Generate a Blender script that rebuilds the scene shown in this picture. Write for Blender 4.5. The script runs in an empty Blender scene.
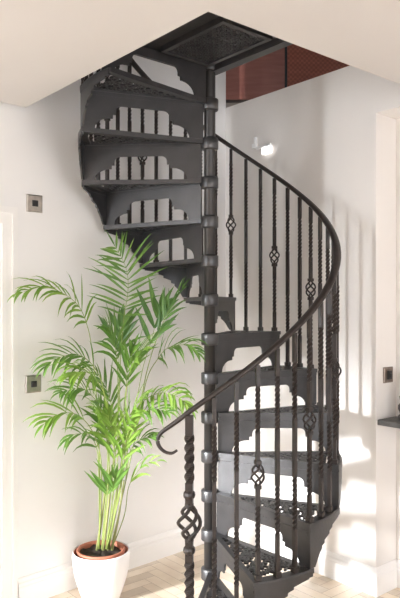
import bpy, bmesh, math, random
from mathutils import Vector, Matrix
random.seed(7)
PI = math.pi
R = math.radians
scene = bpy.context.scene
C = scene.collection
EYE = 1.57           # camera height
FPX = 655.0          # focal length in pixels of a 400x598 frame
AU = R(40.0)         # plan direction of the left wall
U = Vector((math.cos(AU), math.sin(AU)))
V = Vector((-math.sin(AU), math.cos(AU)))

def W(a, b, z=0.0):
    return Vector((a*U.x + b*V.x, a*U.y + b*V.y, z))

def P(px, py, d):
    return Vector(((px-200.0)/FPX*d, d, EYE + (305.0-py)/FPX*d))

# ------------------------------------------------------------------ materials
def new_mat(name):
    m = bpy.data.materials.new(name)
    m.use_nodes = True
    nt = m.node_tree
    return m, nt, nt.nodes['Principled BSDF']

def plain(name, col, rough=0.5, metal=0.0, spec=0.5, noise=0.0, nscale=20.0, bump=0.0, bscale=200.0, coat=0.0, coatr=0.1):
    m, nt, p = new_mat(name)
    p.inputs['Base Color'].default_value = (*col, 1)
    p.inputs['Roughness'].default_value = rough
    p.inputs['Metallic'].default_value = metal
    p.inputs['Specular IOR Level'].default_value = spec
    p.inputs['Coat Weight'].default_value = coat
    p.inputs['Coat Roughness'].default_value = coatr
    tc = nt.nodes.new('ShaderNodeTexCoord')
    if noise > 0:
        n = nt.nodes.new('ShaderNodeTexNoise'); n.inputs['Scale'].default_value = nscale
        n.inputs['Detail'].default_value = 5
        nt.links.new(tc.outputs['Object'], n.inputs['Vector'])
        r = nt.nodes.new('ShaderNodeValToRGB')
        r.color_ramp.elements[0].position = 0.3; r.color_ramp.elements[1].position = 0.7
        r.color_ramp.elements[0].color = (*[c*(1-noise) for c in col], 1)
        r.color_ramp.elements[1].color = (*[min(1, c*(1+noise)) for c in col], 1)
        nt.links.new(n.outputs['Fac'], r.inputs['Fac'])
        nt.links.new(r.outputs['Color'], p.inputs['Base Color'])
    if bump > 0:
        n = nt.nodes.new('ShaderNodeTexNoise'); n.inputs['Scale'].default_value = bscale
        nt.links.new(tc.outputs['Object'], n.inputs['Vector'])
        bm_ = nt.nodes.new('ShaderNodeBump'); bm_.inputs['Strength'].default_value = bump
        bm_.inputs['Distance'].default_value = 0.002
        nt.links.new(n.outputs['Fac'], bm_.inputs['Height'])
        nt.links.new(bm_.outputs['Normal'], p.inputs['Normal'])
    return m

M = {}
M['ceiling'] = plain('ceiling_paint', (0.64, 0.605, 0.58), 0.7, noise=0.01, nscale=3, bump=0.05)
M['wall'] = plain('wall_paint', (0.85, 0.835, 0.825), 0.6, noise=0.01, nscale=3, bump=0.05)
M['wall_gloss'] = plain('satin_wall_paint', (0.82, 0.78, 0.745), 0.5, noise=0.01, nscale=3, coat=0.6, coatr=0.12)
M['trim'] = plain('white_gloss_trim', (0.88, 0.86, 0.84), 0.3)
M['iron'] = plain('grey_cast_iron', (0.034, 0.032, 0.033), 0.38, metal=0.1, spec=0.8, noise=0.25, nscale=14, bump=0.25, bscale=120)
M['iron_bar'] = plain('bronze_grey_iron', (0.030, 0.022, 0.019), 0.42, metal=0.1, noise=0.2, nscale=30, bump=0.15, bscale=150)
M['pole'] = plain('dark_steel', (0.04, 0.036, 0.034), 0.4, metal=0.4)
M['steel'] = plain('brushed_steel', (0.50, 0.46, 0.42), 0.32, metal=0.9, noise=0.15, nscale=40)
M['bronze'] = plain('dark_bronze_plate', (0.22, 0.17, 0.14), 0.4, metal=0.7, noise=0.2, nscale=40)
M['black'] = plain('black_plastic', (0.02, 0.018, 0.018), 0.4)
M['slate'] = plain('dark_slate', (0.10, 0.095, 0.09), 0.5, noise=0.2, nscale=25)
M['stone_dark'] = plain('dark_carved_stone', (0.045, 0.035, 0.032), 0.45, noise=0.3, nscale=60)
M['copper'] = plain('copper_glaze', (0.42, 0.17, 0.09), 0.4, noise=0.15, nscale=40)
M['pot_white'] = plain('white_ceramic', (0.90, 0.88, 0.88), 0.28, noise=0.01, nscale=5)
M['terracotta'] = plain('terracotta', (0.48, 0.17, 0.10), 0.6, noise=0.12, nscale=25)
M['soil'] = plain('soil', (0.05, 0.035, 0.025), 0.95, noise=0.6, nscale=70, bump=1.0, bscale=90)
M['plinth'] = plain('beige_plinth', (0.45, 0.39, 0.34), 0.7)
M['glint'] = plain('reflection_white', (0.9, 0.9, 0.9), 0.3)  # white for the reflection modelled on the right wall
m, nt, p = new_mat('reflection_glow'); p.inputs['Emission Color'].default_value = (1, 0.98, 0.95, 1)
p.inputs['Emission Strength'].default_value = 1.2; M['lens'] = m  # emission stands in for a bright reflection on the wall

def wood_mat(name, c1, c2, rough, scale, use_attr=False, weave=False):
    m, nt, p = new_mat(name)
    L = nt.links.new
    tc = nt.nodes.new('ShaderNodeTexCoord')
    mp = nt.nodes.new('ShaderNodeMapping'); mp.inputs['Scale'].default_value = scale
    n = nt.nodes.new('ShaderNodeTexNoise'); n.inputs['Scale'].default_value = 1.0; n.inputs['Detail'].default_value = 6
    L(tc.outputs['Object'], mp.inputs['Vector']); L(mp.outputs['Vector'], n.inputs['Vector'])
    r = nt.nodes.new('ShaderNodeValToRGB')
    r.color_ramp.elements[0].color = (*c1, 1); r.color_ramp.elements[1].color = (*c2, 1)
    r.color_ramp.elements[0].position = 0.3; r.color_ramp.elements[1].position = 0.7
    L(n.outputs['Fac'], r.inputs['Fac'])
    src = r.outputs['Color']
    if use_attr:
        at = nt.nodes.new('ShaderNodeAttribute'); at.attribute_name = 'plank'
        mx = nt.nodes.new('ShaderNodeMix'); mx.data_type = 'RGBA'; mx.blend_type = 'MULTIPLY'
        mx.inputs['Factor'].default_value = 1.0
        L(src, mx.inputs['A']); L(at.outputs['Color'], mx.inputs['B']); src = mx.outputs['Result']
    if weave:
        ck = nt.nodes.new('ShaderNodeTexChecker'); ck.inputs['Scale'].default_value = 60
        ck.inputs['Color1'].default_value = (1, 1, 1, 1); ck.inputs['Color2'].default_value = (0.6, 0.6, 0.6, 1)
        L(tc.outputs['Object'], ck.inputs['Vector'])
        mx = nt.nodes.new('ShaderNodeMix'); mx.data_type = 'RGBA'; mx.blend_type = 'MULTIPLY'
        mx.inputs['Factor'].default_value = 0.7
        L(src, mx.inputs['A']); L(ck.outputs['Color'], mx.inputs['B']); src = mx.outputs['Result']
    L(src, p.inputs['Base Color'])
    p.inputs['Roughness'].default_value = rough
    return m
M['oak'] = wood_mat('pale_oak_parquet', (0.77, 0.63, 0.48), (0.88, 0.75, 0.60), 0.38, (9, 9, 9), True)
M['red_wood'] = wood_mat('red_brown_wood', (0.30, 0.105, 0.076), (0.38, 0.14, 0.104), 0.4, (4, 4, 40))
M['red_weave'] = wood_mat('red_brown_woven', (0.35, 0.095, 0.052), (0.46, 0.13, 0.074), 0.5, (4, 4, 40), False, True)

def leaf_mat(name, c1, c2, trans):
    m, nt, p = new_mat(name)
    L = nt.links.new
    g = nt.nodes.new('ShaderNodeNewGeometry')
    r = nt.nodes.new('ShaderNodeValToRGB')
    r.color_ramp.elements[0].color = (*c1, 1); r.color_ramp.elements[1].color = (*c2, 1)
    L(g.outputs['Random Per Island'], r.inputs['Fac'])
    L(r.outputs['Color'], p.inputs['Base Color'])
    p.inputs['Roughness'].default_value = 0.4
    tr = nt.nodes.new('ShaderNodeBsdfTranslucent'); L(r.outputs['Color'], tr.inputs['Color'])
    mx = nt.nodes.new('ShaderNodeMixShader'); mx.inputs[0].default_value = trans
    out = [n for n in nt.nodes if n.type == 'OUTPUT_MATERIAL'][0]
    L(p.outputs[0], mx.inputs[1]); L(tr.outputs[0], mx.inputs[2]); L(mx.outputs[0], out.inputs['Surface'])
    return m
M['leaf_bright'] = leaf_mat('leaf_bright', (0.13, 0.27, 0.03), (0.28, 0.43, 0.075), 0.28)
M['leaf_mid'] = leaf_mat('leaf_mid', (0.08, 0.19, 0.03), (0.18, 0.32, 0.06), 0.25)
M['leaf_dark'] = leaf_mat('leaf_dark', (0.05, 0.13, 0.025), (0.13, 0.26, 0.05), 0.25)
M['stem'] = leaf_mat('palm_stem', (0.15, 0.22, 0.045), (0.42, 0.46, 0.14), 0.0)
M['cane'] = leaf_mat('palm_cane', (0.16, 0.17, 0.06), (0.34, 0.36, 0.13), 0.0)

# ------------------------------------------------------------------ mesh helpers
def link(o, parent=None):
    C.objects.link(o)
    if parent is not None:
        o.parent = parent
    return o

def obj(name, bm, mat, parent=None, smooth=False):
    bmesh.ops.recalc_face_normals(bm, faces=bm.faces)
    me = bpy.data.meshes.new(name)
    bm.to_mesh(me); bm.free()
    if smooth:
        for f in me.polygons: f.use_smooth = True
    me.materials.append(mat)
    return link(bpy.data.objects.new(name, me), parent)

def tag(o, label, cat, group=None):
    o['label'] = label; o['category'] = cat
    if group: o['group'] = group
    return o

def thing(name, label, cat, loc=(0, 0, 0), rz=0.0, group=None):
    o = bpy.data.objects.new(name, None); C.objects.link(o)
    o.empty_display_size = 0.1
    o.location = loc; o.rotation_euler = (0, 0, rz)
    return tag(o, label, cat, group)

def struct(name, bm, mat, parent=None):
    o = obj(name, bm, mat, parent)
    o['kind'] = 'structure'
    return o

def hexa(bm, pts):
    v = [bm.verts.new(p) for p in pts]
    for f in ((0, 3, 2, 1), (4, 5, 6, 7), (0, 1, 5, 4), (1, 2, 6, 5), (2, 3, 7, 6), (3, 0, 4, 7)):
        bm.faces.new([v[i] for i in f])

def wbox(bm, a0, a1, b0, b1, z0, z1, fr=W):
    hexa(bm, [fr(a0, b0, z0), fr(a1, b0, z0), fr(a1, b1, z0), fr(a0, b1, z0),
              fr(a0, b0, z1), fr(a1, b0, z1), fr(a1, b1, z1), fr(a0, b1, z1)])

def box(bm, x0, x1, y0, y1, z0, z1):
    hexa(bm, [(x0, y0, z0), (x1, y0, z0), (x1, y1, z0), (x0, y1, z0),
              (x0, y0, z1), (x1, y0, z1), (x1, y1, z1), (x0, y1, z1)])

def loft(bm, rings, cap=True, closed=True):
    vs = [[bm.verts.new(p) for p in r] for r in rings]
    n = len(vs[0])
    for i in range(len(vs)-1):
        for j in range(n if closed else n-1):
            k = (j+1) % n
            bm.faces.new((vs[i][j], vs[i][k], vs[i+1][k], vs[i+1][j]))
    if cap:
        bm.faces.new(list(reversed(vs[0]))); bm.faces.new(vs[-1])

def lathe(bm, prof, n=24, c=(0, 0, 0), cap=True):
    loft(bm, [[(c[0]+r*math.cos(2*PI*j/n), c[1]+r*math.sin(2*PI*j/n), c[2]+z) for j in range(n)] for r, z in prof], cap)

def catmull(pts, per=6):
    out = []
    n = len(pts)
    for i in range(n-1):
        p0 = pts[max(i-1, 0)]; p1 = pts[i]; p2 = pts[i+1]; p3 = pts[min(i+2, n-1)]
        for s in range(per):
            t = s/per
            out.append(0.5*((2*p1)+(p2-p0)*t+(2*p0-5*p1+4*p2-p3)*t*t+(3*p1-p0-3*p2+p3)*t**3))
    out.append(pts[-1].copy())
    return out

def tube(bm, pts, rad, n=6, up=Vector((0, 0, 1)), flat=1.0):
    """sweep an oval of half width rad (list or number) along pts; flat scales the height"""
    rings = []
    prevS = None
    for i, p in enumerate(pts):
        t = (pts[min(i+1, len(pts)-1)] - pts[max(i-1, 0)]).normalized()
        s = t.cross(up)
        if s.length < 1e-3 or prevS is not None and flat == 1.0:
            s = (prevS - t*prevS.dot(t)) if prevS is not None else t.orthogonal()
        s.normalize(); prevS = s
        u = s.cross(t).normalized()
        r = rad[i] if isinstance(rad, (list, tuple)) else rad
        rings.append([p + s*(r*math.cos(2*PI*j/n)) + u*(r*flat*math.sin(2*PI*j/n)) for j in range(n)])
    loft(bm, rings)

def prism(bm, poly, off0, off1, fn):
    """extrude a planar (possibly concave) polygon; fn(u, v, w) -> point"""
    a = [bm.verts.new(fn(u, v, off0)) for u, v in poly]
    b = [bm.verts.new(fn(u, v, off1)) for u, v in poly]
    n = len(poly)
    fs = [bm.faces.new(a), bm.faces.new(list(reversed(b)))]
    for i in range(n):
        j = (i+1) % n
        bm.faces.new((a[i], b[i], b[j], a[j]))
    bmesh.ops.triangulate(bm, faces=fs, ngon_method='EAR_CLIP')

# ------------------------------------------------------------------ setting
A_R = 3.01            # right wall face
A0, B0 = 1.50, 1.743  # near corner of the stairwell opening
ZC = 2.60             # ceiling
ZU = 2.80             # upper floor
LA, LB, LROT = 1.493, 3.225, AU + R(3.4)
_lo = W(LA, LB)
LD = Vector((math.cos(LROT), math.sin(LROT), 0)); LN = Vector((math.sin(LROT), -math.cos(LROT), 0))  # LN points into the room
def WL(s, n, z):      # left wall frame: s along, n out of the wall
    q = _lo + LD*s + LN*n
    return Vector((q.x, q.y, z))

# floor: herringbone parquet
bm = bmesh.new()
cl = bm.loops.layers.color.new('plank')
pw, pl_, gap = 0.07, 0.28, 0.0012
def plank(x0, y0, x1, y1):
    if x1 < -3.1 or x0 > 3.4 or y1 < -2.7 or y0 > 3.5: return
    x0 = max(x0, -3.1); x1 = min(x1, 3.4); y0 = max(y0, -2.7); y1 = min(y1, 3.5)
    if x1-x0 < .004 or y1-y0 < .004: return
    vs = [bm.verts.new(W(x, y, 0.0)) for x, y in ((x0+gap, y0+gap), (x1-gap, y0+gap), (x1-gap, y1-gap), (x0+gap, y1-gap))]
    f = bm.faces.new(vs)
    t = random.uniform(0.90, 1.06); w = random.uniform(-0.02, 0.02)
    for l in f.loops: l[cl] = (t, t*(1+w*.4), t*(1+w), 1)
nrep = int(pl_/pw)
for i in range(-60, 70):
    for j in range(-14, 15):
        # stair-stepped herringbone: each row i shifted by one plank width
        x = i*pw + j*2*pl_
        y = i*pw
        if -3.6 < y < 4.0 and -4.5 < x < 4.5:
            plank(x, y, x+pl_, y+pw)
            plank(x-pw*0, y+pw, x+pw, y+pw+pl_)
# dark joints under the planks
v = [bm.verts.new(W(x, y, -0.0015)) for x, y in ((-3.2, -2.8), (3.5, -2.8), (3.5, 3.6), (-3.2, 3.6))]
f = bm.faces.new(v)
for l in f.loops: l[cl] = (0.72, 0.66, 0.6, 1)
floor = struct('floor', bm, M['oak'])

bm = bmesh.new()
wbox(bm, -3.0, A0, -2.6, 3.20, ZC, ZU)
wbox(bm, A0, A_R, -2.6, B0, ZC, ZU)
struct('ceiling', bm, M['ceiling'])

bm = bmesh.new()
hexa(bm, [WL(-4.6, -0.15, 0), WL(1.522, -0.15, 0), WL(1.522, 0, 0), WL(-4.6, 0, 0),
          WL(-4.6, -0.15, 5.2), WL(1.522, -0.15, 5.2), WL(1.522, 0, 5.2), WL(-4.6, 0, 5.2)])
struct('wall_left', bm, M['wall'])

BR = 2.105            # recess corner
bm = bmesh.new()
wbox(bm, A_R, 3.36, BR, 3.33, 0, 2.915)
wbox(bm, 3.20, 3.36, -2.6, BR, 0, 2.61)
wbox(bm, A_R, 3.36, -2.6, BR, 2.61, 2.915)
struct('wall_right', bm, M['wall_gloss'])

# walls behind the camera with tall windows
WBZ = 2.25
bm = bmesh.new()
def wall_with_openings(bm, fr, s0, s1, t0, t1, z0, z1, ops):
    ops = sorted(ops)
    cur = s0
    for (p, q, lo, hi) in ops:
        fr(bm, cur, p, t0, t1, z0, z1)
        if lo > z0: fr(bm, p, q, t0, t1, z0, lo)
        fr(bm, p, q, t0, t1, hi, z1)
        cur = q
    fr(bm, cur, s1, t0, t1, z0, z1)
fa = lambda bm, p, q, t0, t1, z0, z1: wbox(bm, p, q, t0, t1, z0, z1)
fb = lambda bm, p, q, t0, t1, z0, z1: wbox(bm, t0, t1, p, q, z0, z1)
OPB = [(-2.2, -0.5, 0.05, 1.95), (0.0, 2.4, 0.05, 1.95)]
wall_with_openings(bm, fa, -3.0, 3.36, -2.75, -2.6, 0, ZC, OPB)
struct('wall_back', bm, M['wall'])
OPA = [(2.60, 3.10, 0.06, 2.52), (3.12, 3.62, 1.52, 2.56)]  # second, high-sill opening is made up to throw sun into the stair corner
bm = bmesh.new()
wall_with_openings(bm, fb, -2.75, 3.75, -3.15, -3.0, 0, ZC, OPA)
struct('wall_side', bm, M['wall'])
n = 1
for (p, q, lo, hi) in OPB:
    bm = bmesh.new()
    for s in (p, q-.06): wbox(bm, s, s+.06, -2.70, -2.64, lo, hi)
    wbox(bm, (p+q)/2-.025, (p+q)/2+.025, -2.70, -2.64, lo+.06, hi-.06)
    wbox(bm, p+.06, q-.06, -2.70, -2.64, lo, lo+.06); wbox(bm, p+.06, q-.06, -2.70, -2.64, hi-.06, hi)
    struct('window_%d' % n, bm, M['trim']); n += 1
for (p, q, lo, hi) in OPA:  # also frames the made-up high-sill opening
    bm = bmesh.new()
    for s in (p, q-.03): wbox(bm, -3.1, -3.04, s, s+.03, lo, hi)
    wbox(bm, -3.1, -3.04, p+.06, q-.06, lo, lo+.06); wbox(bm, -3.1, -3.04, p+.06, q-.06, hi-.06, hi)
    struct('window_%d' % n, bm, M['trim']); n += 1

# upper storey shell: open to daylight through one big window
bm = bmesh.new()
wbox(bm, 3.36, 5.2, -2.6, 5.4, ZC, ZU)
wbox(bm, 3.05, 3.36, 3.48, 5.4, ZC, ZU)
struct('floor_upper', bm, M['plinth'])
bm = bmesh.new()
wbox(bm, -3.0, 5.3, -2.75, 5.5, 5.2, 5.3)
struct('ceiling_upper', bm, M['ceiling'])
bm = bmesh.new()
wbox(bm, 5.2, 5.3, -2.6, 5.4, ZU, 5.2)
wbox(bm, 3.05, 5.3, 5.4, 5.5, ZU, 5.2)
wbox(bm, -3.15, -3.0, -2.75, 3.75, ZC, 5.2)
wbox(bm, 2.98, 3.05, 3.47, 5.5, ZC, 5.2)
wall_with_openings(bm, fa, -3.0, 5.3, -2.75, -2.6, ZU, 5.2, [(-0.5, 1.2, 3.5, 4.9)])
struct('wall_upper', bm, M['wall'])

# skirting boards: moulded profile swept along the walls
SK = [(0, 0), (0.020, 0), (0.020, 0.098), (0.016, 0.105), (0.016, 0.118), (0.010, 0.126), (0.008, 0.140), (0.004, 0.147), (0, 0.147)]
def skirting(name, path):
    """path: list of (origin, normal_into_room) corner frames -> swept profile"""
    bm = bmesh.new()
    loft(bm, [[(o + n_*t).to_3d() + Vector((0, 0, z)) for t, z in SK] for o, n_ in path])
    struct(name, bm, M['trim'])
def v2(q): return Vector((q.x, q.y))
LN2 = v2(LN)
skirting('baseboard_left', [(v2(WL(-0.03, 0, 0)), LN2), (v2(WL(1.5, 0, 0)), LN2)])
skirting('baseboard_right', [(v2(W(A_R, 3.28)), -U), (v2(W(A_R, BR)), -U - V), (v2(W(3.20, BR)), -U - V), (v2(W(3.20, -2.58)), -U)])
skirting('baseboard_back', [(v2(W(2.56, -2.6)), V), (v2(W(3.18, -2.6)), V)])

# door in the left wall with its moulded architrave
def wlbox(bm, s0, s1, n0, n1, z0, z1):
    hexa(bm, [WL(s0, n0, z0), WL(s1, n0, z0), WL(s1, n1, z0), WL(s0, n1, z0),
              WL(s0, n0, z1), WL(s1, n0, z1), WL(s1, n1, z1), WL(s0, n1, z1)])
SR = -0.036
bm = bmesh.new()
for k, (wi, dn) in enumerate(((0.0, 0.016), (0.022, 0.028), (0.034, 0.020), (0.072, 0.026))):
    w1 = (0.022, 0.034, 0.072, 0.09)[k]
    wlbox(bm, SR-w1, SR-wi, 0.0, dn, 0, 2.075-w1)
    wlbox(bm, SR-0.96+wi, SR-0.96+w1, 0.0, dn, 0, 2.075-w1)
    wlbox(bm, SR-0.96+wi, SR-wi, 0.0, dn, 2.075-w1, 2.075-wi)
struct('trim_1', bm, M['trim'])
bm = bmesh.new()
wlbox(bm, SR-0.87, SR-0.09, 0.0, 0.006, 0.005, 1.985)
for (s0, s1) in ((-0.81, -0.51), (-0.45, -0.15)):
    for (z0, z1) in ((0.2, 0.85), (1.0, 1.85)):
        wlbox(bm, SR+s0, SR+s1, 0.006, 0.012, z0, z1)
        wlbox(bm, SR+s0+.03, SR+s1-.03, 0.012, 0.016, z0+.03, z1-.03)
struct('door_1', bm, M['trim'])

# ------------------------------------------------------------------ spiral staircase
PC = Vector((0.05, 3.36, 0.0))
RISE, STEP = 0.20, 25.0
ZO = 0.016
R_IN, R_OUT = 0.046, 0.665
R_BAL = 0.640
def th(k): return -75.0 + (k-2)*STEP
stair = thing('spiral_staircase', 'dark grey cast iron spiral staircase winding up through the ceiling opening', 'staircase', PC)

bm = bmesh.new(); lathe(bm, [(0.029, 0.0), (0.029, 4.0), (0.02, 4.03), (0.0005, 4.035)], 20)
obj('pole', bm, M['pole'], stair, True)

def pol(r, deg, z): return Vector((r*math.cos(R(deg)), r*math.sin(R(deg)), z))

def tread_bm():
    bm = bmesh.new()
    SP = 27.0
    # rims: straight nosing, back rail, curved outer rail, inner piece
    def bar(p, q, wdt, side, z0, z1):
        d = (q-p); d.z = 0; d.normalize(); nrm = Vector((-d.y, d.x, 0))*side*wdt
        a = [p, q, q+nrm, p+nrm]
        hexa(bm, [Vector((t.x, t.y, z0)) for t in a] + [Vector((t.x, t.y, z1)) for t in a])
    bar(pol(R_IN-.006, 0, 0), pol(R_OUT, 0, 0), 0.026, 1, -0.020, 0.0)
    bar(pol(R_IN, 0, 0)+Vector((0, .006, 0)), pol(R_OUT-.006, 0, 0)+Vector((0, .006, 0)), 0.014, 1, -0.038, -0.020)
    off = pol(0.013, SP+90, 0)
    bar(pol(R_IN-.006, SP, 0)+off, pol(R_OUT-.004, SP, 0)+off, 0.034, -1, -0.024, -0.0015)
    nn = 10
    rings = []
    for i in range(nn+1):
        an = 0.6+(SP-0.6)*i/nn
        rings.append([pol(R_OUT, an, -0.034), pol(R_OUT, an, -0.008), pol(R_OUT-.004, an, -0.001), pol(R_OUT-.05, an, -0.001), pol(R_OUT-.05, an, -0.014), pol(R_OUT-.014, an, -0.016), pol(R_OUT-.014, an, -0.034)])
    loft(bm, rings)
    rings = []
    for i in range(7):
        an = 5.0+(SP-7.0)*i/6
        rings.append([pol(r, an, z) for r, z in ((0.04, -0.02), (0.125, -0.02), (0.125, -0.001), (0.04, -0.001))])
    loft(bm, rings)
    # pierced scrollwork: rows of linked rings and leaf curls
    def ring(c, ro, ri, a0=0.0, a1=360.0, z0=-0.012, z1=-0.002, n=12):
        full = abs(a1-a0) >= 360
        rs = []
        m_ = n if full else n
        for i in range(m_+1):
            an = R(a0+(a1-a0)*i/m_)
            d = Vector((math.cos(an), math.sin(an), 0))
            rs.append([c+d*ri+Vector((0, 0, z0)), c+d*ro+Vector((0, 0, z0)), c+d*ro+Vector((0, 0, z1)), c+d*ri+Vector((0, 0, z1))])
        loft(bm, rs, cap=not full)
    pitch = 0.0435
    row = 0
    r = 0.15
    while r < R_OUT-.06:
        lo = math.degrees(0.030/r); hi = SP-math.degrees(0.026/r)
        arc = R(hi-lo)*r
        n = max(1, int(round(arc/pitch)))
        for i in range(n):
            an = lo+(hi-lo)*(i+0.5)/n
            c = pol(r, an, 0)
            rr = min(0.0245, arc/n*0.56)
            kind = (i+row) % 3
            if kind == 0:
                ring(c, rr, rr-.0065)
                ring(c, 0.0085, 0.0030, n=8)
                for q in range(4):
                    d = pol(1, an+45+90*q, 0)
                    bar(c+d*.006, c+d*(rr-.003), .005, 1, -.012, -.003)
            elif kind == 1:
                ring(c+pol(.006, an+60, 0), rr*.95, rr*.95-.0075, an-20, an+265)
                ring(c-pol(.008, an+60, 0), .013, .006, an+120, an+400, n=8)
            else:
                ring(c+pol(.009, an-40, 0), rr*.72, rr*.72-.006, an+60, an+350, n=9)
                ring(c-pol(.010, an-40, 0), rr*.72, rr*.72-.006, an-120, an+170, n=9)
                d = pol(1, an-40, 0)
                bar(c-d*rr*1.05, c+d*rr*1.05, .006, 1, -.012, -.003)
        if n > 1:
            pass
        r += 0.0415; row += 1
    return bm

def riser_bm():
    bm = bmesh.new()
    zt, zb = -0.036, -0.2015
    e = 0.0004
    prof = [(R_IN-.004, zb), (0.115-e, zb)]
    def arc(x0, z0, x1, z1, k=6):
        for i in range(k+1):
            t = PI/2*i/k
            prof.append((x0+(x1-x0)*(1-math.cos(t)), z0+(z1-z0)*math.sin(t)))
    def arcd(x0, z0, x1, z1, k=6):
        for i in range(k+1):
            t = PI/2*i/k
            prof.append((x0+(x1-x0)*math.sin(t), z0+(z1-z0)*(1-math.cos(t))))
    arc(0.115, zb, 0.190, -0.143)
    prof += [(0.204, -0.143), (0.204+e, -0.124), (0.219, -0.124), (0.219+e, -0.106)]
    arc(0.219+2*e, -0.106, 0.250, -0.080, 4)
    prof.append((0.462, -0.080))
    arcd(0.462, -0.080, 0.493, -0.106, 4)
    prof += [(0.493+e, -0.124), (0.508, -0.124), (0.508+e, -0.143), (0.522, -0.143)]
    arcd(0.522, -0.143, 0.597, zb)
    prof += [(0.597+e, zb), (R_OUT-.012, zb)]
    loft(bm, [[Vector((x, w, z)) for w, z in ((0.010, zl), (0.010, zt), (0.019, zt), (0.019, zl))] for x, zl in prof])
    # cast rib along the top of the panel
    box(bm, R_IN, R_OUT-.02, 0.007, 0.010, -0.052, -0.040)
    return bm

BRK = [(0.6, -0.198), (3.6, -0.198), (4.6, -0.180), (5.6, -0.160), (6.8, -0.143), (8.2, -0.129), (8.21, -0.118), (10, -0.112), (10.01, -0.098), (12.0, -0.090), (14.2, -0.082), (14.21, -0.070), (17.0, -0.062), (17.01, -0.052), (20.5, -0.045), (25.0, -0.040)]
def bracket_bm():
    bm = bmesh.new()
    rings = [[pol(R_OUT-.002, a, z), pol(R_OUT-.002, a, -0.034), pol(R_OUT-.011, a, -0.034), pol(R_OUT-.011, a, z)] for a, z in BRK]
    loft(bm, rings)
    return bm

def hub_bm():
    bm = bmesh.new()
    lathe(bm, [(0.030, -0.052), (0.041, -0.050), (0.044, -0.046), (0.0445, 0.004), (0.042, 0.008), (0.030, 0.010)], 24)
    return bm

def tread_tree(k, src=None):
    if src is None:
        t = obj('tread', tread_bm(), M['iron'], stair)
        obj('riser', riser_bm(), M['iron'], t)
        obj('outer_bracket', bracket_bm(), M['iron'], t)
        obj('hub', hub_bm(), M['iron'], t, True)
        h = bmesh.new(); lathe(h, [(0.003, -0.066), (0.007, -0.064), (0.007, -0.030)], 8, pol(R_OUT-.03, 1.5, 0))
    else:
        t = src.copy(); C.objects.link(t); t.parent = stair
        for ch in src.children:
            c = ch.copy(); C.objects.link(c); c.parent = t
    t.location = (0, 0, RISE*k+ZO); t.rotation_euler = (0, 0, R(th(k)))
    return t
t1 = tread_tree(1)
for k in range(2, 14): tread_tree(k, t1)

# square landing between the pole and the near corner of the opening (edges along the walls)
def LW(a, b, z):      # stair-local point from plan coordinates a, b
    return W(a, b, z) - PC
pa, pb = v2(PC).dot(U), v2(PC).dot(V)
bm = bmesh.new()
a_lo, b_lo, a_hi, b_hi = A0+.004, B0+.004, pa+.045, pb+.045
zl0, zl1 = 2.765, 2.80
f_ = lambda a, b, z: LW(a, b, z)
zd = zl0-.006
x0, x1, y0, y1 = a_lo+.34, a_hi-.100, b_lo+.30, b_hi-.100
# plain broad border plate with a raised outer kerb
for (q0, q1, w0, w1) in ((a_lo, x0+.005, b_lo, b_hi), (x1-.005, a_hi, b_lo, b_hi), (x0+.005, x1-.005, b_lo, y0+.005), (x0+.005, x1-.005, y1-.005, b_hi)):
    wbox(bm, q0, q1, w0, w1, zl1-.010, zl1, f_)
for (q0, q1, w0, w1) in ((a_lo, a_lo+.05, b_lo, b_hi), (a_hi-.05, a_hi, b_lo, b_hi), (a_lo+.05, a_hi-.05, b_lo, b_lo+.05), (a_lo+.05, a_hi-.05, b_hi-.05, b_hi)):
    wbox(bm, q0, q1, w0, w1, zd, zl1-.010, f_)
# inner moulded frame
iw = 0.022
landing = obj('landing', bm, M['iron'], stair)
bm = bmesh.new()
for (q0, q1, w0, w1) in ((x0, x1, y0, y0+iw), (x0, x1, y1-iw, y1), (x0, x0+iw, y0+iw, y1-iw), (x1-iw, x1, y0+iw, y1-iw)):
    wbox(bm, q0, q1, w0, w1, zl0-.002, zl1-.008, f_)
def lring(ca, cb, ro, ri, a0=0, a1=360, n=10):
    rs = []
    for i in range(n+1):
        an = R(a0+(a1-a0)*i/n)
        rs.append([LW(ca+math.cos(an)*r_, cb+math.sin(an)*r_, z) for r_, z in ((ri, zl0+.006), (ro, zl0+.006), (ro, zl0+.013), (ri, zl0+.013))])
    loft(bm, rs, cap=a1-a0 < 360)
na, nb = 9, 13
for i in range(na):
    for j in range(nb):
        ca = x0+iw+(x1-x0-2*iw)*(i+.5)/na; cb = y0+iw+(y1-y0-2*iw)*(j+.5)/nb
        if (i+j) % 2:
            lring(ca, cb, .0175, .0120); lring(ca, cb, .007, .0005, n=8)
        else:
            rot = 90*((i*3+j) % 4)
            lring(ca+.002, cb, .0185, .0125, rot, rot+290); lring(ca-.003, cb+.002, .0105, .0045, rot+150, rot+420, 8)
obj('pierced_panel', bm, M['iron'], landing)
lr = bpy.data.objects.new('riser', bpy.data.meshes['riser']); C.objects.link(lr); lr.parent = landing
lr.location = (0, 0, RISE*14+ZO); lr.rotation_euler = (0, 0, R(th(14)-4.5))
hubm = bpy.data.objects.new('hub', bpy.data.meshes['hub']); C.objects.link(hubm); hubm.parent = landing
hubm.location = (0, 0, RISE*14+ZO)

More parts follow.
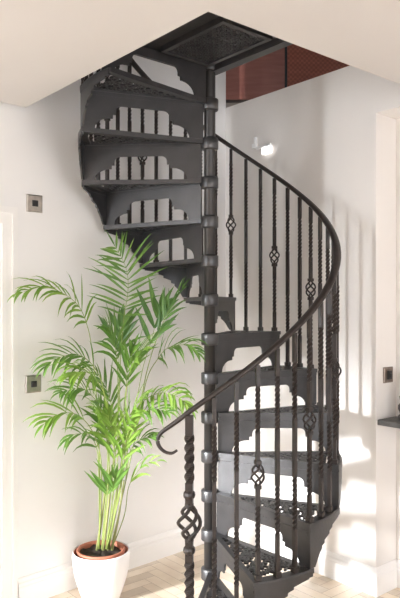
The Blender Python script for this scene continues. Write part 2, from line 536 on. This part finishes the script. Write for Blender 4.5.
# balusters: square bar with barley-twist lengths; every third carries a cage
def twisted(bm, h, w, spans, pitch=0.085):
    """square bar from z=0 to h, twisted inside the (z0, z1) spans"""
    zs = [(0.0, 0.0, 0.0)]
    ang = 0.0
    rings = []
    def sq(z, a, s):
        return [Vector((s*math.cos(a+PI/4+PI/2*j), s*math.sin(a+PI/4+PI/2*j), z)) for j in range(4)]
    hw = w*0.7071
    rings.append(sq(0, 0, hw))
    for (z0, z1) in spans:
        rings.append(sq(z0, ang, hw))
        tn = max(0.5, round((z1-z0)/pitch*4)/4)
        m_ = int(tn*20)
        for i in range(1, m_):
            rings.append(sq(z0+(z1-z0)*i/m_, ang+2*PI*tn*i/m_, hw*0.98))
        ang += 2*PI*tn
        rings.append(sq(z1, ang, hw))
    rings.append(sq(h, ang, hw))
    loft(bm, rings)

def cage(bm, zc, hh, rad, wire):
    for q in range(4):
        pts = []
        for i in range(15):
            t = i/14
            r_ = 0.004 + rad*math.sin(PI*t)**0.8
            an = PI/2*q + 1.15*PI*t
            pts.append(Vector((r_*math.cos(an), r_*math.sin(an), zc-hh+2*hh*t)))
        tube(bm, pts, wire, 6)

BW = 0.0165
def baluster(kind, h):
    bm = bmesh.new()
    if kind == 'cage':
        zc = h*0.49
        twisted(bm, zc-.042, BW, [(zc-.33, zc-.13)])
        bm2 = bmesh.new(); 
        b = obj('baluster', bm, M['iron_bar'], stair)
        bm2.free()
        bm = bmesh.new()
        twisted(bm, h-zc-.042, BW, [(0.13, 0.33)])
        bmesh.ops.translate(bm, vec=(0, 0, zc+.042), verts=bm.verts)
        me = b.data
        t_ = bmesh.new(); t_.from_mesh(me); tmp = bpy.data.meshes.new('tmp'); bm.to_mesh(tmp); bm.free()
        t_.from_mesh(tmp); bpy.data.meshes.remove(tmp)
        for zz in (zc-.052, zc+.052):
            box(t_, -.0125, .0125, -.0125, .0125, zz-.008, zz+.008)
        box(t_, -.013, .013, -.013, .013, 0.0, 0.022)
        t_.to_mesh(me); t_.free()
        bm = bmesh.new(); cage(bm, zc, 0.047, 0.024, 0.0046)
        obj('cage', bm, M['iron_bar'], b, True)
    else:
        twisted(bm, h, BW, [(h*.18, h*.40), (h*.64, h*.88)])
        box(bm, -.013, .013, -.013, .013, 0.0, 0.022)
        b = obj('baluster', bm, M['iron_bar'], stair)
    return b

def rail_z(deg): return 1.0 + 0.008*(deg-th(5)) + 0.906
protos = {}
for k in range(1, 14):
    for j in range(3):
        if k == 1 and j == 0 or k == 13 and j > 0: continue
        ph = 2.5 + 8.33*j
        deg = th(k)+ph
        h = rail_z(deg) - RISE*k - ZO - 0.008
        kind = 'cage' if j == 0 else 'plain'
        key = j
        if key not in protos:
            b = baluster(kind, h); protos[key] = b
        else:
            s = protos[key]
            b = s.copy(); C.objects.link(b); b.parent = stair
            for ch in s.children:
                c = ch.copy(); C.objects.link(c); c.parent = b
        b.location = pol(R_BAL, deg, RISE*k+ZO); b.rotation_euler = (0, 0, R(deg))

# newel post at the foot, thicker, with a large cage and collars
ND = -98.5
hN = rail_z(ND)-.008
bm = bmesh.new()
NW = 0.031
zc = 0.665
def twist_seg(z0, z1, spans):
    global bm
    s = bmesh.new(); twisted(s, z1-z0, NW, [(p-z0, q-z0) for p, q in spans], 0.15)
    bmesh.ops.translate(s, vec=(0, 0, z0), verts=s.verts)
    t_ = bpy.data.meshes.new('tmp'); s.to_mesh(t_); s.free(); bm.from_mesh(t_); bpy.data.meshes.remove(t_)
twist_seg(0.0, zc-.072, [(0.10, 0.50)])
twist_seg(zc+.072, hN, [(0.83, 1.03)])
for zz in (zc-.115, zc+.115):
    lathe(bm, [(0.017, -.018), (0.024, -.010), (0.026, 0), (0.024, .010), (0.017, .018)], 10, (0, 0, zz))
for zz in (zc-.072, zc+.072):
    lathe(bm, [(0.012, -.014), (0.019, -.006), (0.019, .006), (0.012, .014)], 10, (0, 0, zz))
box(bm, -.045, .045, -.045, .045, 0, .012)
nw = obj('newel_post', bm, M['iron_bar'], stair)
bm = bmesh.new(); cage(bm, zc, 0.072, 0.042, 0.0080)
obj('cage', bm, M['iron_bar'], nw, True)
nw.location = pol(R_BAL, ND, 0.0); nw.rotation_euler = (0, 0, R(ND))

# handrail with the scrolled end beyond the newel
pts = []
base = pol(R_BAL, ND, rail_z(ND)+.008)
tang = -pol(1, ND+90, 0); tang.z = 0
scroll = [(0.125-.03, -.172+.018), (0.062, -.158), (0.052, -.163), (0.075, -.176), (0.105, -.170), (0.128, -.148), (0.134, -.120), (0.118, -.090), (0.075, -.058), (0.035, -.028)]
scroll = scroll[2:]
for d_, z_ in scroll:
    pts.append(base + tang*d_ + Vector((0, 0, z_)))
n_s = len(pts)
dg = ND
while dg <= 206:
    pts.append(pol(R_BAL, dg, rail_z(dg)+.008)); dg += 4.0
sm = catmull(pts[:n_s+2], 4)[:-5]
allp = sm + pts[n_s+1:]
rads = []
for i in range(len(allp)):
    rads.append(0.0085 + 0.0115*min(1.0, i/(len(sm)+4)))
bm = bmesh.new()
tube(bm, allp, rads, 10, flat=0.999 if False else 0.62)
obj('handrail', bm, M['iron_bar'], stair, True)

# ------------------------------------------------------------------ planter and palm
POT = Vector((-0.5285+.0, 3.50, 0.0))
bm = bmesh.new()
lathe(bm, [(0.001, 0.0), (0.088, 0.0), (0.098, 0.006), (0.118, 0.06), (0.137, 0.12), (0.149, 0.18), (0.153, 0.225), (0.152, 0.254), (0.150, 0.262), (0.146, 0.263), (0.145, 0.258), (0.146, 0.225), (0.130, 0.12), (0.10, 0.03), (0.001, 0.025)], 40)
pl = obj('planter', bm, M['pot_white'], None, True)
pl.location = POT
bm = bmesh.new()
lathe(bm, [(0.1445, 0.256), (0.1450, 0.225), (0.1435, 0.215), (0.139, 0.215), (0.140, 0.225), (0.1405, 0.2565), (0.1445, 0.256)], 40, (0, 0, 0), False)
o = obj('lining', bm, M['terracotta'], pl, True); o['label'] = 'bare terracotta inside of the planter'
tag(pl, 'round white ceramic planter on the parquet floor under the palm', 'planter')
palm = thing('potted_palm', 'leafy green palm with long feathery fronds in a terracotta pot inside the white planter', 'plant', POT + Vector((0, 0, 0.032)))
def PL(px, py, d): return P(px, py, d) - palm.location
bm = bmesh.new()
lathe(bm, [(0.001, 0.0), (0.085, 0.0), (0.120, 0.205), (0.124, 0.208), (0.130, 0.232), (0.128, 0.238), (0.118, 0.238), (0.116, 0.215), (0.10, 0.19), (0.001, 0.19)], 36)
obj('pot', bm, M['terracotta'], palm, True)
bm = bmesh.new()
prof = [(0.117, 0.19), (0.117, 0.216)]
n = 30
rings = [[(0.117*math.cos(2*PI*j/n), 0.117*math.sin(2*PI*j/n), 0.195) for j in range(n)]]
for rr in (0.116, 0.095, 0.07, 0.045, 0.02, 0.002):
    rings.append([(rr*math.cos(2*PI*j/n), rr*math.sin(2*PI*j/n), 0.214+random.uniform(-.006, .008)) for j in range(n)])
loft(bm, rings)
obj('soil', bm, M['soil'], palm, True)

def leaflet(bm, p0, d, nrm, length, width, droop, k=5):
    pts = []
    p = p0.copy(); dd = d.normalized()
    for i in range(k+1):
        pts.append(p.copy())
        p = p + dd*(length/k)
        dd = (dd + Vector((0, 0, -droop*(0.35+i*0.28)))).normalized()
    prof = [0.30, 0.85, 1.0, 0.82, 0.48, 0.05]
    L_, M_, R_ = [], [], []
    for i, q in enumerate(pts):
        t = (pts[min(i+1, k)]-pts[max(i-1, 0)]).normalized()
        w = nrm.cross(t)
        if w.length < 1e-3: w = t.orthogonal()
        w.normalize(); up = t.cross(w).normalized()
        ww = width*prof[i]*0.5
        L_.append(bm.verts.new(q + w*ww + up*ww*.35)); M_.append(bm.verts.new(q)); R_.append(bm.verts.new(q - w*ww + up*ww*.35))
    for i in range(k):
        bm.faces.new((L_[i], M_[i], M_[i+1], L_[i+1])); bm.faces.new((M_[i], R_[i], R_[i+1], M_[i+1]))

NF = [0]
def frond(mat, stem_pts, rach_pts, n, length, width, droop, alpha=(62, 28), nrm=Vector((0, -0.75, 0.65)), jit=0.12, prof_pow=0.6):
    NF[0] += 1
    # stems stand close together in the soil and fan out above
    stem_pts = [(104+(x-104)*(0.85 if i == 0 else 1.0+0.28*(i == 1)), y, d) for i, (x, y, d) in enumerate(stem_pts)]
    if NF[0] % 2 == 0 and NF[0] > 3 and stem_pts[1][1] < 500: stem_pts = stem_pts[1:]   # springs from a neighbouring stem
    rp = [PL(*q) for q in rach_pts]
    full = catmull([PL(*q) for q in stem_pts + rach_pts], 6)
    ns = len(stem_pts)*6
    bm = bmesh.new()
    rad = [0.0034*(1-0.82*i/(len(full)-1)) for i in range(len(full))]
    tube(bm, full, rad, 6)
    st = obj('stem', bm, M['stem'], palm, True)
    rc = full[ns:]
    bm = bmesh.new()
    # lengths along the rachis
    cum = [0.0]
    for i in range(1, len(rc)): cum.append(cum[-1]+(rc[i]-rc[i-1]).length)
    tot = cum[-1]
    def at(s):
        for i in range(1, len(rc)):
            if cum[i] >= s or i == len(rc)-1:
                f = (s-cum[i-1])/max(1e-6, cum[i]-cum[i-1])
                return rc[i-1].lerp(rc[i], f), (rc[i]-rc[i-1]).normalized()
    nrm = nrm.normalized()
    for i in range(n):
        u = (i+.5)/n
        p, t = at(tot*min(1.0, max(0.0, u+random.uniform(-.25, .25)/n)))
        side = t.cross(nrm)
        if side.length < 1e-3: side = t.orthogonal()
        side.normalize()
        n2 = side.cross(t).normalized()
        for s in (-1, 1):
            al = R(alpha[0]+(alpha[1]-alpha[0])*u + random.uniform(-13, 13))
            d = t*math.cos(al) + side*s*math.sin(al) + n2*random.uniform(-jit, jit*2.6)
            ln = length*(0.55+0.45*math.sin(PI*min(1, u*0.85+0.18)))*(1-0.35*max(0, u-.7)/.3)*random.uniform(0.74, 1.16)
            leaflet(bm, p, d, n2, ln, width*random.uniform(.85, 1.1), droop*random.uniform(.5, 1.7))
    p, t = at(tot)
    leaflet(bm, p, t, nrm, length*.45, width*.7, droop)
    obj('frond', bm, M[mat], palm)

D = 3.50
UPF = Vector((0.1, -0.95, 0.25)); ARC = Vector((0.1, -0.55, 0.85)); RGT = Vector((-0.15, -0.6, 0.8))
# tall upright frond below the stair treads
frond('leaf_mid', [(103, 549, 3.50), (114, 440, 3.50), (121, 350, 3.50)], [(124, 317, 3.48), (128, 290, 3.46), (126, 268, 3.42), (115, 246, 3.36)], 17, 0.225, 0.0125, 0.07, (66, 40), UPF, 0.04)
# long frond arching far left
frond('leaf_bright', [(99, 549, 3.49), (100, 440, 3.45), (93, 360, 3.40)], [(87, 325, 3.36), (75, 302, 3.30), (47, 287, 3.22), (20, 293, 3.14)], 15, 0.185, 0.0155, 0.36, (56, 22), ARC)
# upright strap-leaved dark fronds to the right
frond('leaf_dark', [(110, 549, 3.52), (124, 440, 3.52), (142, 372, 3.52)], [(150, 345, 3.52), (156, 322, 3.50), (160, 306, 3.47)], 4, 0.25, 0.032, 0.05, (30, 12), UPF, 0.06)
frond('leaf_dark', [(111, 549, 3.50), (127, 440, 3.47), (146, 375, 3.44)], [(157, 338, 3.40), (169, 310, 3.36), (183, 288, 3.30)], 8, 0.16, 0.020, 0.10, (36, 16), RGT)
frond('leaf_dark', [(106, 549, 3.54), (116, 440, 3.58), (119, 380, 3.60)], [(119, 355, 3.60), (120, 335, 3.60), (122, 318, 3.58)], 6, 0.19, 0.030, 0.06, (28, 14), UPF)
# mid left fronds
frond('leaf_mid', [(100, 549, 3.47), (108, 450, 3.40), (104, 392, 3.34)], [(94, 367, 3.28), (78, 355, 3.22), (58, 358, 3.14), (46, 366, 3.08)], 12, 0.19, 0.016, 0.30, (50, 20), ARC)
frond('leaf_bright', [(98, 549, 3.47), (102, 470, 3.42), (96, 440, 3.36)], [(86, 422, 3.30), (72, 413, 3.24), (54, 416, 3.16), (44, 424, 3.10)], 7, 0.20, 0.020, 0.28, (44, 18), ARC)
frond('leaf_bright', [(102, 549, 3.45), (112, 450, 3.34), (108, 405, 3.26)], [(98, 382, 3.18), (86, 372, 3.10), (70, 376, 3.00)], 11, 0.19, 0.020, 0.34, (50, 22), ARC)
frond('leaf_mid', [(101, 549, 3.48), (107, 460, 3.42), (101, 412, 3.36)], [(92, 396, 3.30), (80, 388, 3.24), (62, 392, 3.16)], 9, 0.18, 0.016, 0.30, (48, 20), ARC)
# centre fronds, rising steeply
frond('leaf_mid', [(104, 549, 3.46), (115, 440, 3.40), (118, 385, 3.36)], [(117, 362, 3.32), (114, 342, 3.28), (107, 325, 3.22)], 10, 0.19, 0.019, 0.18, (38, 18), ARC)
frond('leaf_bright', [(106, 549, 3.45), (119, 450, 3.38), (126, 395, 3.32)], [(130, 374, 3.28), (136, 358, 3.22), (147, 347, 3.14)], 10, 0.19, 0.018, 0.20, (40, 18), RGT)
frond('leaf_mid', [(108, 549, 3.47), (120, 460, 3.42), (124, 410, 3.38)], [(126, 388, 3.34), (128, 366, 3.30), (134, 346, 3.24)], 10, 0.20, 0.018, 0.12, (34, 16), UPF)
# right hand fronds
frond('leaf_mid', [(112, 549, 3.50), (128, 440, 3.45), (146, 382, 3.40)], [(157, 360, 3.36), (168, 348, 3.30), (186, 345, 3.22), (197, 352, 3.18)], 11, 0.165, 0.014, 0.28, (46, 18), RGT)
frond('leaf_bright', [(112, 549, 3.47), (121, 470, 3.40), (130, 425, 3.34)], [(143, 402, 3.28), (160, 393, 3.22), (178, 397, 3.14), (190, 409, 3.10)], 14, 0.135, 0.017, 0.42, (66, 30), RGT)
frond('leaf_mid', [(108, 549, 3.46), (119, 470, 3.38), (127, 436, 3.30)], [(139, 418, 3.24), (151, 409, 3.18), (168, 412, 3.10)], 8, 0.17, 0.016, 0.26, (42, 18), RGT)
# lower, steep leaves between the stems
frond('leaf_bright', [(105, 549, 3.45), (112, 490, 3.40)], [(114, 462, 3.36), (113, 436, 3.31), (108, 412, 3.25)], 8, 0.20, 0.020, 0.10, (28, 14), UPF)
frond('leaf_bright', [(107, 549, 3.45), (117, 490, 3.40)], [(122, 462, 3.36), (128, 436, 3.31), (136, 414, 3.25)], 8, 0.20, 0.019, 0.10, (28, 14), UPF)
frond('leaf_mid', [(104, 549, 3.48), (109, 480, 3.46)], [(108, 452, 3.44), (105, 428, 3.40), (98, 404, 3.34)], 8, 0.19, 0.018, 0.16, (32, 16), ARC)
frond('leaf_mid', [(99, 549, 3.48), (100, 475, 3.45)], [(97, 450, 3.42), (90, 436, 3.38), (76, 434, 3.32), (66, 440, 3.27)], 7, 0.16, 0.016, 0.28, (40, 18), ARC)
frond('leaf_mid', [(110, 549, 3.48), (121, 480, 3.46)], [(130, 452, 3.43), (140, 440, 3.39), (154, 436, 3.34)], 7, 0.15, 0.015, 0.26, (40, 18), RGT)
frond('leaf_bright', [(102, 549, 3.44), (108, 470, 3.37)], [(108, 440, 3.32), (103, 420, 3.26), (94, 408, 3.18)], 8, 0.18, 0.018, 0.22, (36, 16), ARC)
frond('leaf_bright', [(109, 549, 3.44), (118, 470, 3.37)], [(124, 432, 3.32), (133, 410, 3.26), (146, 396, 3.18)], 9, 0.17, 0.017, 0.20, (38, 16), RGT)
frond('leaf_mid', [(103, 549, 3.50), (112, 450, 3.52)], [(113, 415, 3.52), (107, 390, 3.50), (97, 375, 3.46)], 9, 0.18, 0.016, 0.20, (40, 18), ARC)
# sparse shoots low down
frond('leaf_bright', [(113, 549, 3.50), (120, 515, 3.47)], [(129, 486, 3.43), (143, 466, 3.38), (157, 461, 3.32)], 3, 0.16, 0.016, 0.24, (24, 12), RGT)
frond('leaf_mid', [(101, 549, 3.47), (105, 518, 3.45)], [(107, 496, 3.43), (106, 484, 3.41)], 3, 0.21, 0.023, 0.03, (32, 24), UPF)
frond('leaf_mid', [(107, 549, 3.46), (110, 515, 3.43)], [(112, 493, 3.40), (115, 477, 3.37)], 4, 0.20, 0.023, 0.05, (34, 22), UPF)
# woody canes at the base
for (x0_, x1_, y1_, d0, d1) in ((97, 107, 470, 3.50, 3.46), (103, 112, 465, 3.46, 3.42), (108, 120, 470, 3.53, 3.52), (112, 124, 480, 3.48, 3.46)):
    bm = bmesh.new()
    q0 = PL(x0_, 550, d0); q1 = PL(x1_, y1_, d1)
    tube(bm, catmull([q0, q0.lerp(q1, .5)+Vector((.004, 0, 0)), q1], 5), [0.008-.0004*i for i in range(11)], 8)
    obj('cane', bm, M['cane'], palm, True)

# ------------------------------------------------------------------ wall plates
def wall_plate(label, s, z, size):
    t = thing('wall_plate', label, 'wall switch', WL(s, 0, z), LROT, 'square steel wall plates by the door')
    # local axes: x along the wall, -y into the room
    bm = bmesh.new(); h = size/2
    loft(bm, [[(-h, 0, -h), (h, 0, -h), (h, 0, h), (-h, 0, h)], [(-h, -.006, -h), (h, -.006, -h), (h, -.006, h), (-h, -.006, h)],
              [(-h+.006, -.010, -h+.006), (h-.006, -.010, -h+.006), (h-.006, -.010, h-.006), (-h+.006, -.010, h-.006)]])
    obj('plate', bm, M['steel'], t)
    bm = bmesh.new(); h = 0.016
    loft(bm, [[(-h, -.010, -h), (h, -.010, -h), (h, -.010, h), (-h, -.010, h)], [(-h, -.015, -h), (h, -.015, -h), (h, -.015, h), (-h, -.015, h)],
              [(-h+.004, -.017, -h+.004), (h-.004, -.017, -h+.004), (h-.004, -.017, h-.004), (-h+.004, -.017, h-.004)]])
    obj('button', bm, M['black'], t)
wall_plate('upper square brushed steel wall plate, level with the top of the door frame', 0.067, 2.108, 0.092)
wall_plate('lower square brushed steel wall plate, beside the left palm fronds', 0.060, 1.152, 0.092)

# switch on the side of the recess (faces towards -V)
def recess_pt(w, n, z): return W(A_R + w, BR - n, z)
t = thing('light_switch', 'small bronze light switch above the dark shelf in the recess', 'wall switch', recess_pt(0.108, 0, 1.185), AU)
bm = bmesh.new(); hx, hz = 0.043, 0.043
loft(bm, [[(-hx, 0, -hz), (hx, 0, -hz), (hx, 0, hz), (-hx, 0, hz)], [(-hx, -.005, -hz), (hx, -.005, -hz), (hx, -.005, hz), (-hx, -.005, hz)],
          [(-hx+.005, -.009, -hz+.005), (hx-.005, -.009, -hz+.005), (hx-.005, -.009, hz-.005), (-hx+.005, -.009, hz-.005)]])
obj('plate', bm, M['bronze'], t)
bm = bmesh.new(); box(bm, -.016, .020, -.016, -.009, -.024, .024); box(bm, -.006, .010, -.024, -.016, -.012, .010)
obj('rocker', bm, M['black'], t)

# slate shelf in the recess with a carved ornament
bm = bmesh.new()
for (a0_, a1_, z0_, z1_) in ((A_R+.012, 3.20, 0.918, 0.948),):
    wbox(bm, a0_, a1_, 1.05, BR, z0_, z1_)
o = obj('shelf', bm, M['slate'], None)
tag(o, 'dark slate shelf fixed in the wall recess at the right edge', 'shelf')
bv = o.modifiers.new('edge', 'BEVEL'); bv.width = 0.004; bv.segments = 2
OR = thing('figurine', 'dark carved figurine with a coppery top standing on the slate shelf', 'figurine', W(3.118, 1.985, 0.948))
bm = bmesh.new()
lathe(bm, [(0.001, 0), (0.040, 0), (0.046, .008), (0.047, .022), (0.036, .034), (0.038, .045), (0.046, .060), (0.045, .080), (0.034, .094), (0.030, .102), (0.037, .114), (0.038, .130), (0.028, .142), (0.020, .150), (0.026, .160), (0.031, .178), (0.028, .195), (0.020, .205), (0.001, .207)], 16)
obj('body', bm, M['stone_dark'], OR, True)
bm = bmesh.new()
lathe(bm, [(0.020, .203), (0.027, .212), (0.029, .226), (0.022, .242), (0.010, .250), (0.001, .252)], 14)
obj('cap', bm, M['copper'], OR, True)

# bright reflection high on the right wall, modelled as small white and glowing boxes
q = W(A_R, 0, 0)
glint_b = 2.93
ft = thing('wall_reflection', 'tiny white reflection with two bright squares high on the glossy wall, modelled as glowing boxes', 'reflection', W(A_R, 2.965, 2.58), AU-PI/2)
# local: x runs along -V (to the right in the picture), y = into the wall
bm = bmesh.new()
box(bm, -.075, -.045, -.02, 0, .006, .034); box(bm, -.058, -.046, -.02, 0, .034, .075); box(bm, -.045, .085, -.016, 0, -.004, .010)
obj('reflection_bar', bm, M['glint'], ft)
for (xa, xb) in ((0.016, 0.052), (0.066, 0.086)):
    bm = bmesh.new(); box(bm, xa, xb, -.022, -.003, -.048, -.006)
    obj('lens', bm, M['lens'], ft)  # glowing squares of the modelled reflection, not real lenses

# reddish wood cupboard on the upper floor behind the low wall
cab = thing('cupboard', 'red-brown wooden cupboard upstairs behind the top of the low wall', 'cupboard', (0.150, 4.77, ZU))
bm = bmesh.new(); box(bm, 0.02, 1.35, 0.06, 0.40, 0.0, 0.262); obj('plinth', bm, M['plinth'], cab)
bm = bmesh.new(); box(bm, 0.0, 1.37, 0.0, 0.45, 0.262, 1.5); obj('body', bm, M['black'], cab)
bm = bmesh.new(); box(bm, 0.0, 0.464, -0.02, 0.0, 0.264, 1.498); o = obj('door', bm, M['red_wood'], cab); o['label'] = 'plain red-brown wooden door'
bm = bmesh.new(); box(bm, 0.484, 1.37, -0.02, 0.0, 0.264, 1.498); o = obj('door', bm, M['red_weave'], cab); o['label'] = 'redder door with a fine woven texture'

# ------------------------------------------------------------------ light
w = bpy.data.worlds.new('sky'); scene.world = w; w.use_nodes = True
nt = w.node_tree; bg = nt.nodes['Background']
bg.inputs['Color'].default_value = (0.92, 0.95, 1.0, 1); bg.inputs['Strength'].default_value = 2.2

sd = bpy.data.lights.new('sun', 'SUN'); sd.energy = 16.0; sd.angle = R(11); sd.color = (0.93, 0.96, 1.0)
so = bpy.data.objects.new('sun', sd); C.objects.link(so)
dirv = Vector((U.x - 0.03*V.x, U.y - 0.03*V.y, -0.26))
so.rotation_euler = dirv.to_track_quat('-Z', 'Y').to_euler()
so.location = W(-6, 2.6, 4)

def area(name, loc, look, sx, sy, power, col):
    l = bpy.data.lights.new(name, 'AREA'); l.shape = 'RECTANGLE'; l.size = sx; l.size_y = sy; l.energy = power; l.color = col
    o = bpy.data.objects.new(name, l); C.objects.link(o); o.location = loc
    o.rotation_euler = Vector(look).to_track_quat('-Z', 'Y').to_euler()
    return o
for (p, q, lo, hi) in OPB:
    area('window_daylight', W((p+q)/2, -2.80, (lo+hi)/2), (V.x, V.y, -0.02), (q-p), hi-lo, 3.6*(q-p)*(hi-lo), (0.97, 0.985, 1.0))
for (p, q, lo, hi) in OPA:
    area('window_daylight', W(-3.2, (p+q)/2, (lo+hi)/2), (U.x, U.y, -0.02), (q-p), hi-lo, 60*(q-p)*(hi-lo), (0.88, 0.94, 1.0))  # includes an extra lamp at the made-up high-sill opening

# ------------------------------------------------------------------ camera and view
cam = bpy.data.cameras.new('camera'); co = bpy.data.objects.new('camera', cam); C.objects.link(co)
co.location = (0, 0, EYE); co.rotation_euler = (PI/2, 0, 0)
cam.sensor_fit = 'VERTICAL'; cam.sensor_height = 36.0; cam.sensor_width = 36.0
cam.lens = 36.0*FPX/598.0
cam.shift_y = 6.0/598.0
cam.clip_start = 0.05
scene.camera = co
scene.view_settings.view_transform = 'Standard'
scene.view_settings.look = 'None'
scene.view_settings.gamma = 1.0
scene.view_settings.use_curve_mapping = False
scene.view_settings.exposure = 1.08
scene.cycles.use_denoising = True
scene.cycles.max_bounces = 10
scene.cycles.diffuse_bounces = 6
